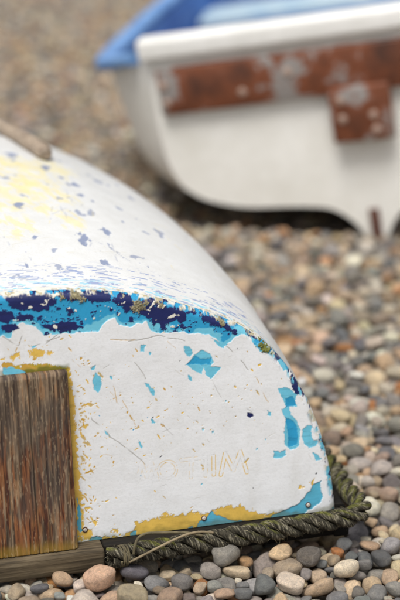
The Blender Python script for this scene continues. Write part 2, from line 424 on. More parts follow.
# painted-over boat name, upside down: letter outlines show through
for i, (p, amt) in enumerate(LETTERS):
    if p == 'O':
        X0, Y0 = np.array((0.321, 0.105)), 0; sl = cv.win((0.30, 0.085), (0.345, 0.125), 0.004)
        d = np.abs(np.abs(np.hypot(cv.X[sl] - 0.321, cv.Y[sl] - 0.105) - 0.0150) - 0.0022)
    else:
        q = np.array(p, float) / 1000; sl = cv.win(q.min(0), q.max(0), 0.008)
        d = np.abs(seg_dist(cv.X[sl], cv.Y[sl], q, False) - 0.0031)
    xs, ys = cv.X[sl], cv.Y[sl]
    line = sstep(0.0011, 0.0002, d)
    nz = fbm(xs * 130, ys * 130, 70 + i, 3)
    cv.lay(sl, line * sstep(0.62 - amt * 0.3, 0.66 - amt * 0.2, nz) * min(1, amt + 0.1), YEL, None)
    cv.lay(sl, line * 0.35 * sstep(0.4, 0.2, nz), CRACK, None)
    cv.h[sl] -= line * 0.00010
# yellow areas round the pad and along the base, blue beneath
for i, p in enumerate(YELLOW):
    cv.poly(p, YEL if i != 2 else lin(176, 152, 44), 0.006 if i < 2 else 0.0035, 190, 100 + i, -0.0004, hi_amp=0.005)
    if i < 3: cv.poly(p, YELD, 0.012, 60, 140 + i, -0.0005, lip=False) if i == 2 else None
    if i < 2: cv.poly([(-x, y) for x, y in p], YEL, 0.006, 150, 120 + i, -0.0004)
mm = sstep(0.292, 0.296, Y) * sstep(0.306, 0.298, Y + (fbm(X * 70, Y * 70, 7, 3) - .5) * 0.014) * sstep(0.045, 0.07, AX) * sstep(0.172, 0.16, AX)
cv.lay(ALL, mm * 0.85, MOSS, 0.0004, 0.9)
for i, p in enumerate(BLUEBASE):
    cv.poly(p, lin(84, 166, 194), 0.0035, 120, 160 + i, -0.0009)
    cv.poly([(-x, y) for x, y in p], lin(84, 166, 194), 0.0035, 120, 180 + i, -0.0009)
for i, p in enumerate(LIGHT):
    cv.poly(p, CYAN, 0.0022, 190, 200 + i, -0.0004)
    if i % 2: cv.poly([(-x - 20, y) for x, y in p], CYAN, 0.002, 160, 240 + i, -0.0006)
for i, p in ((0, [(360, 280), (377, 292), (392, 286), (404, 288), (402, 276), (378, 279)]), (1, [(526, 205), (540, 207), (545, 192), (528, 190)]), (2, [(526, 172), (540, 165), (547, 150), (545, 122), (530, 120), (528, 160)])):
    cv.poly(p, MID, 0.002, 140, 280 + i, -0.0008)
# the blue boot band along the transom edge
low = interp_curve(BAND_LOW[0], AX); low = np.where(AX < 0.03, 0.362, low)
wob = (fbm(X * 120, Y * 120, 21, 4) - 0.5) * 0.008
db = np.where(AX < 0.535, (Y - low) + wob, -0.01)
band = sstep(-0.0006, 0.0006, db)
lipm = np.exp(-((db + 0.0012) / 0.0009) ** 2); cv.h += lipm * 0.0001; cv.c *= (1 - 0.3 * np.exp(-((db - 0.0002) / 0.0007) ** 2) * sstep(0.4, 0.6, vnoise(X * 80, Y * 80, 33)))[..., None]
n1 = fbm(X * 46, Y * 60, 22, 4)
blue = CYAN + (MID - CYAN) * sstep(0.006, 0.010, db + (n1 - 0.5) * 0.035)[..., None]
cv.c = cv.c * (1 - band[..., None]) + blue * band[..., None]; cv.h = cv.h * (1 - band) - 0.0006 * band
# random navy remains inside the band, then the large remains
n2 = fbm(X * 95, Y * 120, 23, 5, 0.6); nv = band * sstep(0.635, 0.647, n2 + 0.10 * sstep(0.02, 0.0, d_edge) - 0.03 * sstep(0.02, 0.0, db)) * sstep(0.50, 0.44, AX)
cv.lay(ALL, nv, NAVY_C, -0.0002, 0.42)
for i, p in enumerate(NAVY):
    q = cv.poly(p, NAVY_C, 0.005 if i != 11 else 0.001, 150, 320 + i, -0.0001, 0.42, lip=False, hi_amp=0.004 if i != 11 else 0.001)
    cv.poly([(-x + 15, y) for x, y in p], NAVY_C, 0.0055, 130, 350 + i, -0.0001, 0.42, lip=False, hi_amp=0.004)
wf = band * sstep(0.725, 0.74, fbm(X * 80, Y * 110, 24, 4)) * sstep(0.42, 0.36, AX); cv.lay(ALL, wf, BONE, 0.0, 0.6)
# right-hand edge: worn back to blue, navy and pale filler in small specks
ed = sstep(0.016, 0.004, d_edge) * sstep(0.34, 0.28, Y) * sstep(0.35, 0.42, AX)
n3 = fbm(X * 150, Y * 90, 25, 4)
cv.lay(ALL, ed * sstep(0.57, 0.60, n3), CYAN, -0.0006); cv.lay(ALL, ed * sstep(0.64, 0.66, fbm(X * 170, Y * 120, 26, 4)), NAVY_C, -0.0004)
cv.lay(ALL, ed * sstep(0.60, 0.64, fbm(X * 130, Y * 130, 27, 4)) * 0.8, lin(186, 178, 150), -0.0004)
# worn pale grit on the very edge, moss and grit lumps
ge = sstep(0.007, 0.001, d_edge + (fbm(X * 150, Y * 150, 28, 4) - 0.5) * 0.014) * sstep(0.26, 0.32, Y)
cv.lay(ALL, ge * sstep(0.5, 0.58, fbm(X * 120, Y * 120, 29, 3)), BONE, 0.0003, 0.8)
cv.lay(ALL, ge * sstep(0.60, 0.66, fbm(X * 200, Y * 200, 30, 3)), lin(176, 166, 136), 0.0003, 0.9)
for i, p in enumerate(GRIT):
    gc = np.mean(p, 0); p = (np.array(p) - gc) * 0.85 + gc
    g_ = cv.poly(p, GRITC if i < 5 else lin(118, 122, 60), 0.008, 180, 400 + i, 0.0008, 0.95, lip=False, hi_amp=0.005)
    sl, d = g_; tx = fbm(cv.X[sl] * 420, cv.Y[sl] * 420, 410 + i, 3); inside = sstep(0.002, -0.003, d)
    cv.h[sl] += inside * (tx - 0.3) * 0.0036; cv.c[sl] *= (1 - inside * (0.9 - 1.25 * tx))[..., None].clip(0.25, 1.25)
# green slime and grime just above the rope and the base strip
gs = sstep(0.012, 0.0, Y + (fbm(X * 60, Y * 60, 31, 4) - 0.5) * 0.022); cv.lay(ALL, gs * 0.5, lin(96, 98, 48), None, 0.8)

# ---- transom mesh: every cell inside the outline, its rim snapped on to the outline, edge rounded over
inside = (poly_sdf(X, Y, OUT) < 0) & (Y > 0.0003)
ny, nx = X.shape
cell = inside[:-1, :-1] | inside[1:, :-1] | inside[:-1, 1:] | inside[1:, 1:]
use = np.zeros_like(inside); use[:-1, :-1] |= cell; use[1:, :-1] |= cell; use[:-1, 1:] |= cell; use[1:, 1:] |= cell
outer = use & ~inside
SX, SY = X.copy(), Y.copy(); dense = []
for i in range(len(OUT) - 1):
    t = np.linspace(0, 1, 12, endpoint=False)[:, None]; dense.append(OUT[i] * (1 - t) + OUT[i + 1] * t)
dense = np.vstack(dense + [OUT[-1:]])
oi = np.argwhere(outer)
for j, i in oi:
    if Y[j, i] < 0.0005: SY[j, i] = 0.0; SX[j, i] = min(max(X[j, i], -0.611), 0.611); continue
    k = np.argmin((dense[:, 0] - X[j, i]) ** 2 + (dense[:, 1] - Y[j, i]) ** 2); SX[j, i], SY[j, i] = dense[k]
RND = 0.014
dd = np.where(outer & (Y > 0.0005), 0.0, d_edge); t = np.clip(RND - dd, 0, RND)
outm = cv.h - (RND - np.sqrt(np.maximum(RND * RND - t * t, 0)))
pos = t2l(SX, SY, outm)
idx = -np.ones(ny * nx, int); um = use.ravel(); idx[um] = np.arange(um.sum())
jj, ii = np.nonzero(cell); q = np.stack([jj * nx + ii, jj * nx + ii + 1, (jj + 1) * nx + ii + 1, (jj + 1) * nx + ii], 1)
me = mesh_from('transom', pos.reshape(-1, 3)[um], idx[q], PAINT)
set_attr(me, 'paint', 'FLOAT_COLOR', np.clip(cv.c, 0.005, 0.9).reshape(-1, 3)[um]); set_attr(me, 'gloss', 'FLOAT', cv.g.ravel()[um])
new_obj('transom', me, dinghy, label='flat white stern board with blue boot band, yellow patches and faint upside-down name')

# ---- hull shell (bottom up)
def hull_h(v): return 1 + 0.3 * v - 0.3 * v * v
def hull_w(v): return 1 + 0.1 * v - 0.3 * v * v
VEND = 1.86
def hull_pt(s, v, off=0.0):
    s, v = np.broadcast_arrays(np.asarray(s, float), np.asarray(v, float)); a_ = np.abs(s); sg = np.where(s < 0, -1.0, 1.0)
    u = np.interp(a_, PARC, PROF[:, 0]); w = np.interp(a_, PARC, PROF[:, 1])
    y0 = w * math.sin(RAKE) * np.clip(1 - v, 0, 1) + RND * math.cos(RAKE) * np.clip(1 - v / 0.3, 0, 1)
    return np.stack([sg * u * hull_w(v), v + y0, ZB + w * math.cos(RAKE) * hull_h(v) - RND * math.sin(RAKE) * np.clip(1 - v / 0.3, 0, 1)], -1)
sx = np.r_[np.linspace(-ARC, 0, 170, endpoint=False), np.linspace(0, ARC, 380)]
vy = np.r_[np.arange(0, 0.80, 0.0025), np.linspace(0.80, VEND, 120)]
hv = Canvas(sx, vy, lin(211, 212, 212)); X, Y = hv.X, hv.Y
hv.c *= (0.97 + 0.05 * fbm(X * 10, Y * 10, 50, 4))[..., None]; hv.h += (fbm(X * 12, Y * 12, 51, 4) - 0.5) * 0.003
for i, (s_, v_, r_) in enumerate(HULLYEL):
    for sg in (1, -1):
        sl = hv.win((sg * s_ / 1000, v_ / 1000), (sg * s_ / 1000, v_ / 1000), 0.12); xs, ys = hv.X[sl], hv.Y[sl]
        q = np.hypot((xs - sg * s_ / 1000) / (r_ * 0.0030), (ys - v_ / 1000) / (r_ * 0.0056))
        hv.lay(sl, sstep(0.50, 0.66, fbm(xs * 95 + ys * 30, ys * 34, 500 + i, 5, 0.65) + 0.20 * (1 - q)) * sstep(1.5, 0.9, q) * 0.6, lin(226, 213, 150), -0.0003)
ca = math.cos(0.5)
for i, (s_, v_, r_) in enumerate(HULLCHIP):
    for sg in (1, -1):
        x0, y0 = sg * s_ / 1000, v_ / 1000; sl = hv.win((x0, y0), (x0, y0), 0.08); xs, ys = hv.X[sl], hv.Y[sl]
        q = np.hypot((xs - x0) / (r_ * 0.0011), (ys - y0) / (r_ * 0.0026)) + (fbm(xs * 130, ys * 60, 520 + i, 4) - 0.5) * 3.0
        hv.lay(sl, sstep(1.02, 0.86, q), SLATE, -0.0006)
# scattered small chips and the streaky scuffs behind the transom edge
n = fbm(X * 40, Y * 26, 53, 4); hv.lay(ALL, 0.8 * sstep(0.755, 0.77, n) * sstep(0.02, 0.06, Y) * sstep(0.52, 0.4, np.abs(X)), SLATE, -0.0005)
tq = Y + np.abs(X) * 0.06
n = fbm(X * 55 + Y * 30, tq * 210, 54, 4, 0.6); zone = sstep(0.13, 0.02, Y) * sstep(0.56, 0.46, np.abs(X))
hv.lay(ALL, sstep(0.61, 0.64, n + 0.07 * zone - 0.05) * sstep(0, .4, zone), lin(146, 158, 190), -0.0005)
n = fbm(X * 50 + Y * 30 + 7, tq * 190, 55, 4, 0.6); hv.lay(ALL, sstep(0.60, 0.64, n) * sstep(0.06, 0.008, Y) * sstep(0.60, 0.5, np.abs(X)), lin(140, 196, 216), -0.0005)
n = fbm(X * 120, Y * 120, 56, 4); ez = sstep(0.016, 0.002, Y + (fbm(X * 60, Y * 60, 57, 3) - 0.5) * 0.02)
hv.lay(ALL, ez * sstep(0.42, 0.52, n) * 0.9, BONE, 0.0003, 0.8); hv.lay(ALL, ez * sstep(0.60, 0.66, fbm(X * 170, Y * 170, 58, 3)), lin(170, 160, 130), 0.0004, 0.9)
side = sstep(0.60, 0.66, np.abs(X)) * sstep(0.05, 0.0, Y); hv.lay(ALL, side * sstep(0.56, 0.6, fbm(X * 110, Y * 110, 59, 4)), CYAN, -0.0005)
hv.lay(ALL, side * sstep(0.61, 0.64, fbm(X * 120, Y * 120, 60, 4)), NAVY_C, -0.0005)
for k in range(80):
    x, y = rs.uniform(0.02, 0.5), rs.uniform(0.05, 0.7); L = rs.uniform(20, 110); an = 1.57 + rs.normal(0, 0.5)
    hv.stroke([(x * 1000, y * 1000), (x * 1000 + L * math.cos(an), y * 1000 + L * math.sin(an))], [lin(200, 196, 180), lin(222, 206, 140), SLATE][rs.integers(3)], 0.0011, 0.5, None, 600 + k, 60, (0.4, 0.6))
P0 = hull_pt(X, Y); du = np.gradient(P0, axis=1); dv = np.gradient(P0, axis=0); nn = np.cross(du, dv); nn /= np.linalg.norm(nn, axis=2)[..., None] + 1e-12
P0 = P0 + nn * (hv.h * sstep(0.0, 0.01, Y))[..., None]
nr, nc = X.shape; faces = grid_faces(nr, nc); V = P0.reshape(-1, 3)
# small flat bow board closing the far end
ctr = P0[-1].mean(0); V = np.vstack([V, ctr]); base = (nr - 1) * nc
fan = np.array([[base + j, base + j + 1, len(V) - 1, len(V) - 1] for j in range(nc - 1)])
me = bpy.data.meshes.new('hull')
bm = bmesh.new()
bm.free()
me = mesh_from('hull', V, faces, PAINT)
set_attr(me, 'paint', 'FLOAT_COLOR', np.clip(np.vstack([hv.c.reshape(-1, 3), WHITE]), 0.005, 0.9)); set_attr(me, 'gloss', 'FLOAT', np.r_[hv.g.ravel() - 0.08, 0.5])
new_obj('hull', me, dinghy, label='white upturned bottom with slate chips and pale yellow patches')
bowl = np.vstack([P0[-1, ::4] + [0, 0.001, 0], [ctr]]); m_ = len(bowl) - 1
me = mesh_from('bow_board', bowl, [[j, j + 1, m_] for j in range(m_ - 1)], simple_paint('plain_white_paint', lin(214, 214, 212), lin(232, 231, 228)))
new_obj('bow_board', me, dinghy)

def sweep_rect(name, path, side, w, h, mat, parent, z_up=(0, 0, 1), wob=0.0, seed=0, bev=0.15):
    """a bar of rounded rectangular section swept along path; side = outward vectors"""
    path = np.asarray(path, float); side = np.asarray(side, float); z = np.asarray(z_up, float)
    a_, b_ = w / 2, h / 2; r_ = min(a_, b_) * bev * 2
    sec = []
    for (cx, cy, t0) in ((a_ - r_, b_ - r_, 0), (-a_ + r_, b_ - r_, 90), (-a_ + r_, -b_ + r_, 180), (a_ - r_, -b_ + r_, 270)):
        for k in range(3): sec.append((cx + r_ * math.cos(R(t0 + 45 * k)), cy + r_ * math.sin(R(t0 + 45 * k))))
    sec = np.array(sec); n_ = len(sec)
    V = path[:, None] + side[:, None] * sec[None, :, :1] + z * sec[None, :, 1:]
    if wob: V = V + np.random.default_rng(seed).normal(0, wob, V.shape)
    f = grid_faces(len(path), n_, closed_x=True).tolist(); me = bpy.data.meshes.new(name)
    f += [list(range(n_))[::-1], list(range((len(path) - 1) * n_, len(path) * n_))]
    me.from_pydata(V.reshape(-1, 3).tolist(), [], f); me.update()
    for p in me.polygons: p.use_smooth = len(p.vertices) == 4
    me.materials.append(mat); return new_obj(name, me, parent)

# gunwale timber down both sides, keel and two bilge runners on the bottom
for sg in (1, -1):
    vv = np.linspace(0.0, VEND, 60); p = hull_pt(sg * ARC, vv); p[:, 2] = 0.031; p[:, 0] += sg * 0.004
    tg = np.gradient(p, axis=0); sd = np.stack([tg[:, 1], -tg[:, 0], 0 * tg[:, 0]], 1) * sg; sd /= np.linalg.norm(sd, axis=1)[:, None]
    sweep_rect('gunwale', p, sd, 0.03, 0.042, DARKWOOD, dinghy, wob=0.0006, seed=3)
    vv = np.linspace(0.705, 1.62, 60); p = hull_pt(sg * np.interp(vv, [0.7, 1.0, 1.7], [0.272, 0.252, 0.215]), vv); p[:, 2] += 0.012
    ends = sstep(0, 0.02, vv - 0.705) * sstep(1.62, 1.55, vv)
    ring, T_, N_, B_ = tube(p, 0.0165 * (0.55 + 0.45 * ends), 16); ring = ring + np.random.default_rng(8).normal(0, 0.0005, ring.shape)
    f = grid_faces(len(p), 16, closed_x=True).tolist() + [list(range(16)), list(range(59 * 16, 60 * 16))[::-1]]
    me = bpy.data.meshes.new('bilge_runner'); me.from_pydata(ring.reshape(-1, 3).tolist(), [], f); me.update()
    for pl in me.polygons: pl.use_smooth = len(pl.vertices) == 4
    me.materials.append(RUNWOOD); new_obj('bilge_runner', me, dinghy, label='round grey wooden runner on the hull bottom')
vv = np.linspace(0.35, 1.80, 50); p = hull_pt(0.0, vv); p[:, 2] += 0.012
sweep_rect('keel', p, np.tile([1.0, 0, 0], (50, 1)), 0.028, 0.04, RUNWOOD, dinghy, wob=0.0005, seed=4)

# base capping strip below the pad, dark timber behind the rope
bevel_box('capping_strip', (-0.615, -0.034, 0.012), (0.203, 0.012, 0.0495), GREYWOOD, dinghy, 0.004, 24, 0.0006, 5)
bevel_box('stern_timber', (0.2035, -0.018, 0.010), (0.618, 0.014, 0.0485), DARKWOOD, dinghy, 0.004, 12, 0.0006, 6)
bevel_box('corner_block', (0.60, -0.024, 0.010), (0.628, 0.03, 0.028), DARKWOOD, dinghy, 0.005, 3, 0.001, 7)

# wooden motor pad: weathered ply, grain and checks as relief
px = np.arange(-0.162, 0.1621, 0.0012); py = np.arange(-0.003, 0.2951, 0.0016)
pc = Canvas(px, py, lin(128, 116, 104)); X, Y = pc.X, pc.Y
wx = X + (fbm(X * 12, Y * 7, 70, 3) - 0.5) * 0.004
g1 = fbm(wx * 460, Y * 22, 71, 4, 0.6); g2 = fbm(wx * 190, Y * 9, 72, 4, 0.6); g3 = fbm(X * 40, Y * 26, 73, 4); g4 = fbm(wx * 700, Y * 30, 74, 2)
c = lin(80, 66, 52) + (lin(134, 114, 92) - lin(80, 66, 52)) * sstep(0.3, 0.7, g1)[..., None]
dn = sstep(0.27, 0.10, Y + (g3 - 0.5) * 0.16)                     # lower part stripped to red wood
red = sstep(0.47, 0.57, g2 + (dn - 0.5) * 0.16) * sstep(0.1, 0.6, dn)
rc = lin(62, 32, 19) + (lin(124, 78, 48) - lin(62, 32, 19)) * sstep(0.35, 0.65, g1)[..., None]
c = c * (1 - red[..., None]) + rc * red[..., None]
orange = sstep(0.57, 0.66, fbm(wx * 240 + 9, Y * 34, 75, 4)); c = c * (1 - 0.4 * orange[..., None]) + lin(150, 106, 66) * 0.4 * orange[..., None]
dark = sstep(0.56, 0.66, fbm(wx * 300 + 3, Y * 8, 76, 4)); c = c * (1 - 0.75 * dark[..., None]) + lin(46, 32, 26) * 0.75 * dark[..., None]
blk = sstep(0.56, 0.72, fbm(X * 16 + 4, Y * 9, 77, 4)); c = c * (1 - 0.45 * blk[..., None]) + lin(70, 64, 60) * 0.45 * blk[..., None]
mb = sstep(0.020, 0.0, Y + (g3 - 0.5) * 0.02); c = c * (1 - 0.6 * mb[..., None]) + lin(140, 112, 40) * 0.6 * mb[..., None]
fl = sstep(0.66, 0.76, fbm(X * 640 + Y * 60, Y * 80, 78, 3)); c = c * (1 - 0.28 * fl[..., None]) + lin(186, 166, 134) * 0.28 * fl[..., None]
for sx_ in (-0.062, 0.098):                                         # joints between the pad's boards
    j_ = np.exp(-((X - sx_ - (fbm(X * 0 + 1, Y * 16, 79, 2) - 0.5) * 0.005) / 0.0011) ** 2); c = c * (1 - 0.8 * j_[..., None]); pc.h -= j_ * 0.002
hgt = pc.h + (g1 - 0.5) * 0.0014 + (g2 - 0.5) * 0.0012 - dark * 0.0012 - red * 0.0008 + (g4 - 0.5) * 0.0006
ed = np.minimum.reduce([X + 0.162, 0.162 - X, 0.295 - Y]); hgt = hgt - 0.003 * sstep(0.006, 0.0, ed + (g4 - 0.5) * 0.003)
TH = 0.022; front = t2l(X, Y, TH + hgt); ny, nx = X.shape
def wood_attr_mat():
    m, nt, b = mat_new('weathered_pad_wood'); at = nt.nodes.new('ShaderNodeAttribute'); at.attribute_name = 'paint'
    nt.links.new(at.outputs['Color'], b.inputs['Base Color']); b.inputs['Roughness'].default_value = 0.75; b.inputs['Specular IOR Level'].default_value = 0.3
    bump(nt, b, noise_node(nt, mapped(nt, (900, 60, 60)), 1.0, 3).outputs[0], 0.0006); return m
border = np.r_[np.arange(nx), np.arange(1, ny) * nx + nx - 1, (ny - 1) * nx + np.arange(nx - 2, -1, -1), np.arange(ny - 2, 0, -1) * nx]
bk = t2l(X.ravel()[border], Y.ravel()[border], 0.0); nb = len(border); nv_ = nx * ny
sidef = np.stack([border, nv_ + np.arange(nb), nv_ + (np.arange(nb) + 1) % nb, np.roll(border, -1)], 1)
me = mesh_from('motor_pad', np.vstack([front.reshape(-1, 3), bk]), np.vstack([grid_faces(ny, nx), sidef]), wood_attr_mat())
cc = c.reshape(-1, 3); set_attr(me, 'paint', 'FLOAT_COLOR', np.clip(np.vstack([cc, cc[border] * 0.9]), 0.01, 0.8))
new_obj('motor_pad', me, dinghy, label='weathered brown wooden motor pad on the stern board')

def screw(u, w, out, parent, r=0.0034):
    bm = bmesh.new(); prof = [(r * 1.0, 0.0), (r * 1.0, 0.0012), (r * 0.8, 0.0022), (r * 0.35, 0.0027), (0, 0.0028)]
    rings = []
    for (rr, h_) in prof[:-1]:
        rings.append([bm.verts.new(t2l(u + rr * math.cos(k * math.pi / 7), w + rr * math.sin(k * math.pi / 7), out + h_)) for k in range(14)])
    top = bm.verts.new(t2l(u, w, out + 0.0018))
    for a_, b_ in zip(rings, rings[1:]):
        for k in range(14): bm.faces.new((a_[k], a_[(k + 1) % 14], b_[(k + 1) % 14], b_[k]))
    for k in range(14): bm.faces.new((rings[-1][k], rings[-1][(k + 1) % 14], top))
    me = bpy.data.meshes.new('screw'); bm.to_mesh(me); bm.free(); me.materials.append(STEEL)
    for p in me.polygons: p.use_smooth = True
    o = new_obj('screw', me, parent)
    wv, _, _, _ = tube([t2l(u, w, out - 0.0015), t2l(u, w, out + 0.0006)], [r * 1.45, r * 1.35], 16)
    f = grid_faces(2, 16, closed_x=True).tolist() + [list(range(16, 32)), list(range(16))[::-1]]
    me = bpy.data.meshes.new('washer'); me.from_pydata(wv.reshape(-1, 3).tolist(), [], f); me.update(); me.materials.append(RUST); new_obj('washer', me, o)
for (u, w) in BOLT[0]: screw(u / 1000, w / 1000, 0.0, dinghy)
for (u, w) in BOLT[0][1:]: screw(-u / 1000, w / 1000, 0.0, dinghy)

# ---- three-strand rope fender round the gunwale
pth = [(0.207, -0.046, 0.040), (0.26, -0.039, 0.040), (0.33, -0.035, 0.041), (0.42, -0.034, 0.043), (0.52, -0.034, 0.047), (0.60, -0.036, 0.052), (0.632, -0.033, 0.054), (0.650, -0.018, 0.055), (0.652, 0.01, 0.055)]
for v in np.arange(0.06, 1.75, 0.1):
    q = hull_pt(ARC, v); pth.append((q[0] + 0.036, v, 0.052 - 0.006 * math.sin(v * 3)))
LEN_S = 0.0012
cp = catmull(pth, 1500)
dist = np.r_[0, np.cumsum(np.linalg.norm(np.diff(cp, axis=0), axis=1))]
near = np.arange(0, 0.62, 0.0014); far = np.arange(0.62, dist[-1], 0.006); sd_ = np.r_[near, far]
cp = np.stack([np.interp(sd_, dist, cp[:, k]) for k in range(3)], 1)
for _ in range(20): cp[1:-1] = 0.25 * cp[:-2] + 0.5 * cp[1:-1] + 0.25 * cp[2:]
_, T_, N_, B_ = tube(cp, 0.01, 4)
def rope_material():
    m, nt, b = mat_new('mossy_old_rope'); at = nt.nodes.new('ShaderNodeAttribute'); at.attribute_name = 'paint'
    co = mapped(nt, (1, 1, 1)); n_ = noise_node(nt, co, 700, 3)
    g = ramp(nt, n_.outputs[0], [(0.3, (0.5, 0.5, 0.5)), (0.7, (1.35, 1.35, 1.3))])
    nt.links.new(mixc(nt, at.outputs['Color'], g.outputs[0], 1.0, 'MULTIPLY'), b.inputs['Base Color']); b.inputs['Roughness'].default_value = 0.85
    b.inputs['Specular IOR Level'].default_value = 0.2; bump(nt, b, n_.outputs[0], 0.001); return m
ROPEM = rope_material()
rope = new_obj('rope_fender', mesh_from('rope_fender', (cp[::6] + 0)[:, None].repeat(3, 1).reshape(-1, 3) + np.tile(np.array([[0, 0, .003], [0, .003, -.003], [0, -.003, -.003]]), (len(cp[::6]), 1)), grid_faces(len(cp[::6]), 3, closed_x=True), ROPEM), dinghy, label='mossy three-strand rope along the edge of the upturned boat')
set_attr(rope.data, 'paint', 'FLOAT_COLOR', np.tile(lin(50, 46, 34), (len(rope.data.vertices), 1)))
LAY = 0.092; fib_v = []; fib_c = []
fr = np.random.default_rng(3)
for k in range(3):
    ph = 2 * np.pi * sd_ / LAY + k * 2 * np.pi / 3
    cen = cp + 0.0098 * (np.cos(ph)[:, None] * N_ + np.sin(ph)[:, None] * B_)
    Tc = np.gradient(cen, axis=0); Tc /= np.linalg.norm(Tc, axis=1)[:, None]
    e1 = np.cos(ph)[:, None] * N_ + np.sin(ph)[:, None] * B_; e1 -= Tc * (e1 * Tc).sum(1)[:, None]; e1 /= np.linalg.norm(e1, axis=1)[:, None]; e2 = np.cross(Tc, e1)
    na = 36; th = np.linspace(0, 2 * np.pi, na, endpoint=False)[None, :]; S = sd_[:, None]
    tw = th * 1.0 - S * 2 * np.pi / 0.045
    yarn = np.abs(np.sin(tw * 5)) * 0.0007 + (fbm(th * 6 / 6.28 * 8, S * 500, 80 + k, 3) - 0.5) * 0.0011 + (fbm(tw * 7, S * 90, 84 + k, 2) - 0.5) * 0.0010 + (fbm(S * 25, th * 0 + k, 86 + k, 2) - 0.5) * 0.0016
    rad = 0.0070 + yarn
    rad = rad * (1.0 + 0.10 * np.cos(th))
    Vv = cen[:, None] + rad[..., None] * (np.cos(th)[..., None] * e1[:, None] + np.sin(th)[..., None] * e2[:, None])
    outn = np.cos(th)[..., None] * e1[:, None] + np.sin(th)[..., None] * e2[:, None]
    c0 = lin(66, 62, 52); c1 = lin(132, 126, 110); c2 = lin(28, 26, 21)
    nz = fbm(tw * 5, S * 160, 90 + k, 3); col = c2 + (c0 - c2) * sstep(0.25, 0.5, nz)[..., None]; col = col + (c1 - col) * sstep(0.58, 0.72, nz)[..., None]
    crease_shade = sstep(0.0093, 0.0078, rad + 0.001 * np.cos(th)); col = col * (1 - 0.2 * crease_shade[..., None])  # shade in the creases between strands painted into the colour
    # moss grows where the rope meets the board and thickens towards the corner
    mo = sstep(0.52, 0.75, fbm(S * 40 + th * 0, th * 1.3 + S * 30, 95 + k, 4) + 0.26 * outn[..., 2] + 0.10 * sstep(0.36, 0.46, S) - 0.23)
    mc = lin(62, 64, 26) + (lin(112, 112, 54) - lin(62, 64, 26)) * sstep(0.3, 0.7, fbm(S * 400, th * 20, 98, 2))[..., None]
    col = col * (1 - 0.85 * mo[..., None]) + mc * 0.85 * mo[..., None]
    n_ = len(sd_); V = Vv.reshape(-1, 3); f = grid_faces(n_, na, closed_x=True)
    me = mesh_from('strand', np.vstack([V, cen[:1], cen[-1:]]), np.vstack([f, [[(j + 1) % na, j, len(V), len(V)] for j in range(0)]]) if False else f, ROPEM)
    set_attr(me, 'paint', 'FLOAT_COLOR', np.clip(np.vstack([col.reshape(-1, 3), c0, c0]), 0.004, 0.8)); new_obj('strand', me, rope)
    for _ in range(260):                                            # broken fibres standing off the strand
        i = fr.integers(0, len(near) - 1); j = fr.integers(0, na); p = Vv[i, j]; nrm = outn[i, j]; d = Tc[i] * fr.choice([-1, 1]) + nrm * fr.uniform(0.2, 0.9) + fr.normal(0, 0.25, 3)
        d /= np.linalg.norm(d); L = fr.uniform(0.003, 0.010); sd2 = np.cross(d, nrm); sd2 = sd2 / (np.linalg.norm(sd2) + 1e-9) * 0.00022
        m1 = p + d * L * 0.5 + nrm * L * 0.06; t1 = p + d * L + np.array([0, 0, -L * 0.2]); fib_v += [p - sd2, p + sd2, m1 + sd2, m1 - sd2, t1 + sd2 * .3, t1 - sd2 * .3]
fv = np.array(fib_v); nfb = len(fv) // 6; b0 = np.arange(nfb) * 6
ff = np.vstack([np.stack([b0, b0 + 1, b0 + 2, b0 + 3], 1), np.stack([b0 + 3, b0 + 2, b0 + 4, b0 + 5], 1)])
new_obj('loose_fibres', mesh_from('loose_fibres', fv, ff, simple_paint('pale_rope_fibre', lin(120, 110, 80), lin(176, 166, 136), 40, 0.8)), rope, kind='stuff')
# whipping at the cut end and two loose ends of lashing cord
CORDM = simple_paint('old_cord', lin(66, 60, 42), lin(110, 100, 74), 60, 0.85, 500, 0.0006)
PALECORD = simple_paint('pale_strap_cord', lin(104, 92, 70), lin(140, 125, 98), 40, 0.8, 500, 0.0006)
def cord(name, pts, r_, mat, parent, n_=70):
    p = catmull(pts, n_); V, _, _, _ = tube(p, r_, 10); f = grid_faces(n_, 10, closed_x=True).tolist() + [list(range(10))[::-1], list(range((n_ - 1) * 10, n_ * 10))]
    me = bpy.data.meshes.new(name); me.from_pydata(V.reshape(-1, 3).tolist(), [], f); me.update(); me.materials.append(mat)
    for pl in me.polygons: pl.use_smooth = len(pl.vertices) == 4
    return new_obj(name, me, parent)
L3 = lambda u, w, o: tuple(t2l(u, w, o))
cord('lashing_cord', [L3(.246, -.012, .055), L3(.249, .002, .055), L3(.256, .013, .050), L3(.270, .017, .045), L3(.290, .014, .040), L3(.320, .010, .038), L3(.345, .006, .040), L3(.365, .0, .042)], 0.0023, CORDM, dinghy)
cord('lashing_cord', [L3(.238, -.024, .056), L3(.262, -.014, .058), L3(.290, -.004, .056), L3(.315, .003, .052), L3(.338, .007, .046), L3(.362, .006, .040), L3(.385, .0, .036)], 0.0021, PALECORD, dinghy)
wp = []
for k in range(90):
    t_ = k / 89; a_ = t_ * 2 * np.pi * 4; i = int(np.interp(0.018 + 0.014 * t_, sd_, np.arange(len(sd_)))); wp.append(cp[i] + 0.0168 * (math.cos(a_) * N_[i] + math.sin(a_) * B_[i]))
cord('rope_whipping', wp, 0.0016, CORDM, dinghy, 200)

